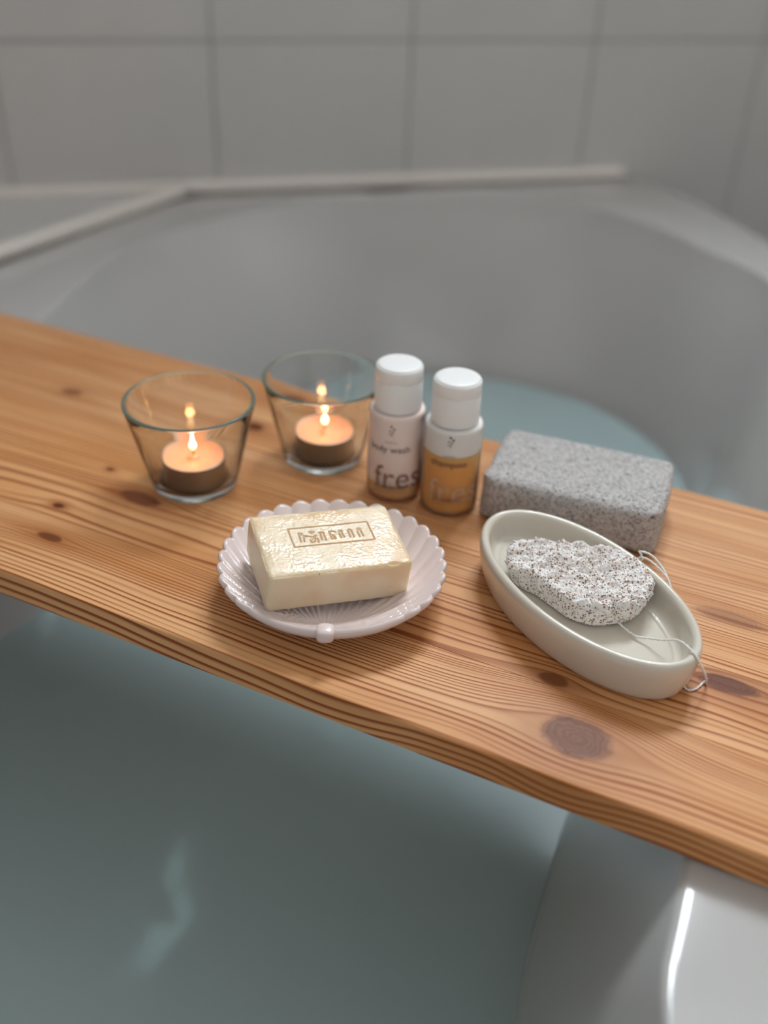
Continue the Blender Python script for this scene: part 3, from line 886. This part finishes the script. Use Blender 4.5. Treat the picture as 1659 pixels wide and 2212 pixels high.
# ------------------------------------------------------------------ teardrop pumice with string
def teardrop():
    ST = [(0.0637, 0.4175), (0.0662, .4290), (0.0695, 0.4349), (0.0763, 0.4375), (0.0878, 0.4378), (0.1065, 0.4369), (0.1193, 0.4324), (0.1313, 0.4237), (0.1362, 0.4105), (0.1351, 0.3992),
          (0.1282, 0.3873), (0.1163, 0.3822), (0.1025, 0.3808), (0.0916, 0.3865), (0.0832, 0.3963), (0.076, 0.4052), (0.0687, 0.4105)]
    c = np.array([.1045, .4100]); root = empty('pumice_stone', (c[0], c[1] - .0026, .0104), 'white teardrop pumice stone with a string, lying in the oval dish', 'pumice stone')
    poly = catmull(ST, 16, True) - c
    n = 420; P = poly; Q = np.roll(P, -1, 0); Rr = []
    for k in range(n):
        a = 2 * math.pi * k / n; d = (math.cos(a), math.sin(a))
        E_ = Q - P; den = d[0] * E_[:, 1] - d[1] * E_[:, 0]
        tt = (P[:, 0] * E_[:, 1] - P[:, 1] * E_[:, 0]) / den; uu = (P[:, 0] * d[1] - P[:, 1] * d[0]) / den
        ok = (uu >= -1e-6) & (uu <= 1 + 1e-6) & (tt > 0); Rr.append(tt[ok].max() * .99)
    T = .0155
    prof = [(s, T) for s in np.linspace(0, .90, 90)]
    for a in np.linspace(0, 90, 12)[1:]: prof.append((.90 + .10 * math.sin(math.radians(a)), T - .0028 * (1 - math.cos(math.radians(a)))))
    for z in np.linspace(T - .0028, .0045, 34)[1:]: prof.append((1.0 - .11 * (1 - z / T) ** 1.5, z))
    for a in np.linspace(0, 90, 10)[1:]: prof.append((.85 + .073 * math.cos(math.radians(a)), .0045 - .0042 * math.sin(math.radians(a))))
    prof.append((.5, .0003)); prof.append((0.0, .0003))
    V = []; F = []
    for (s, z) in prof:
        for k in range(n):
            a = 2 * math.pi * k / n; x, y = Rr[k] * s * math.cos(a), Rr[k] * s * math.sin(a)
            p = Vector((x, y, z))
            q = p * 1000
            topw = max(0, min(1, (z - .006) / .006))
            h = noise.noise(Vector((q.x * .09, q.y * .17, 1.7))) * .0011 + (.3 - abs(noise.noise(Vector((q.x * .10 + q.y * .08, q.y * .26 - q.x * .04, 2))))) * .0033 + noise.noise(q * .8) * .00055 + noise.noise(q * 1.9) * .0003
            cell = noise.voronoi(q * .95)[0][0]
            h -= .0006 * max(0, .45 - cell) / .45
            if z < .001: h = 0
            nrm = Vector((0, 0, 1)) if s <= .90 and z > .01 else (Vector((x, y, (z - .008) * 2.0)).normalized())
            nr = nrm if s <= .9 else (nrm + Vector((0, 0, max(0, (z - .0125) / .003)))).normalized()
            # a lower saddle across the middle, slightly higher right end
            dz = -.0012 * math.exp(-((x + .004) / .012) ** 2) * topw
            dz += (-.0022 * max(0, -x - .012) / .028) * topw
            V.append(tuple(p + nr * h * (.4 + .9 * topw) + Vector((0, 0, dz))))
    m_ = len(prof)
    for q in range(m_ - 1):
        for k in range(n):
            j = (k + 1) % n
            F.append((q * n + k, (q + 1) * n + k, (q + 1) * n + j, q * n + j))
    o = mesh_obj('stone', V, F, M_STONE, root)
    def fuzz(pts, k=10, amp=.0001):
        out = catmull(pts, k); 
        return [tuple(p + rng.normal(0, amp, 3)) for p in out]
    def loc(pts): return [(x - c[0], y - c[1] + .0026, z - .0104) for x, y, z in pts]
    s1 = [(.1125, .3860, .0165), (0.1134, 0.3826, 0.0158), (0.1170, .3812, .0138), (0.1208, 0.3776, 0.0122), (0.1250, 0.3738, 0.0118), (0.1300, 0.3706, 0.0135), (0.1350, 0.3655, 0.0172), (0.1396, 0.3590, 0.0228),
          (0.1425, 0.3500, 0.0256), (0.1448, 0.3455, 0.0246), (0.1488, 0.3450, 0.018), (0.1530, 0.3492, 0.0095), (0.1562, 0.3548, 0.0022), (0.1553, .3553, .0009), (0.1520, 0.3520, 0.0006), (0.1490, 0.3500, 0.0006), (0.1462, 0.3502, 0.0006), (.1448, .3530, .0006)]
    tube('string', fuzz(loc(s1), 12), .0005, M_STRING, root, 8, .25)
    def D(u, v, z): return (.1018 + u * .549 + v * .836, .4006 - u * .836 + v * .549, z)
    s2 = [(.1322, .4240, .0205), (.1345, .4235, .0245), D(-.0010, .0375, .0282), D(.0040, .0395, .0290), D(.0110, .0398, .0275), D(.0180, .0388, .0245), D(.0250, .0366, .0200), D(.0300, .0356, .0150)]
    tube('string', fuzz(loc(s2), 12, .00006), .0005, M_STRING, root, 8, .25)
    s3 = [(.1328, .4225, .0205), (.1350, .4215, .0240), D(.0020, .0366, .0268), D(.0070, .0376, .0272), D(.0140, .0376, .0264), D(.0200, .0380, .0235), D(.0262, .0364, .0190), D(.0310, .0354, .0140)]
    tube('string', fuzz(loc(s3), 12, .00006), .00045, M_STRING, root, 8, .25)
teardrop()

# ------------------------------------------------------------------ grey pumice block
def block():
    L, Wd, Hh = .1035, .066, .0285
    bm = bmesh.new(); bmesh.ops.create_cube(bm, size=2)
    bmesh.ops.subdivide_edges(bm, edges=bm.edges, cuts=70, use_grid_fill=True)
    for v in bm.verts:
        p = v.co.copy(); r = .0115
        x, y, z = p.x * L / 2, p.y * Wd / 2, p.z * Hh / 2
        rv = .0055
        hx, hy, hz = L / 2, Wd / 2, Hh / 2
        qx = max(-hx + r, min(hx - r, x)); qy = max(-hy + r, min(hy - r, y)); dx, dy = x - qx, y - qy
        l = math.hypot(dx, dy)
        if l > r: k = r / l; x, y = qx + dx * k, qy + dy * k
        # round top and bottom edges: pull in near the faces
        l = min(l, r) if (abs(dx) > 0 or abs(dy) > 0) else 0
        inset = max(0, abs(z) - (hz - rv))
        qz = max(-hz + rv, min(hz - rv, z))
        ex = max(0, math.hypot(x - max(-hx + rv, min(hx - rv, x)), y - max(-hy + rv, min(hy - rv, y))))
        c = math.hypot(ex, z - qz)
        if c > rv:
            k = rv / c; z = qz + (z - qz) * k
            qx2 = max(-hx + rv, min(hx - rv, x)); qy2 = max(-hy + rv, min(hy - rv, y)); x = qx2 + (x - qx2) * k; y = qy2 + (y - qy2) * k
        q = Vector((x, y, z)) * 1000
        n = q.normalized() * .001
        h = noise.noise(q * .06) * .7 + noise.noise(q * .5) * .22 + noise.noise(q * 1.3) * .14
        if abs(x) > hx - .02 and x > 0 and z > 0: h -= .8 * max(0, noise.noise(q * .11 + Vector((5, 0, 0))))
        v.co = Vector((x, y, z)) + n * h
        for (px, py, pr) in ((-.033, .010, .0016), (-.008, .006, .0016)):
            d = math.hypot(v.co.x - px, v.co.y - py)
            if z > hz - .003 and d < pr * 1.6: v.co.z -= .0022 * (1 - (d / (pr * 1.6)) ** 2)
    o = bm_obj('pumice_block', bm, M_BLOCK, None, True)
    tag(o, 'grey rectangular pumice block with rounded corners behind the oval dish', 'pumice stone')
    o.location = (.1135, .5025, Hh / 2 + .0006); o.rotation_euler = (0, 0, math.radians(-19.5))
block()
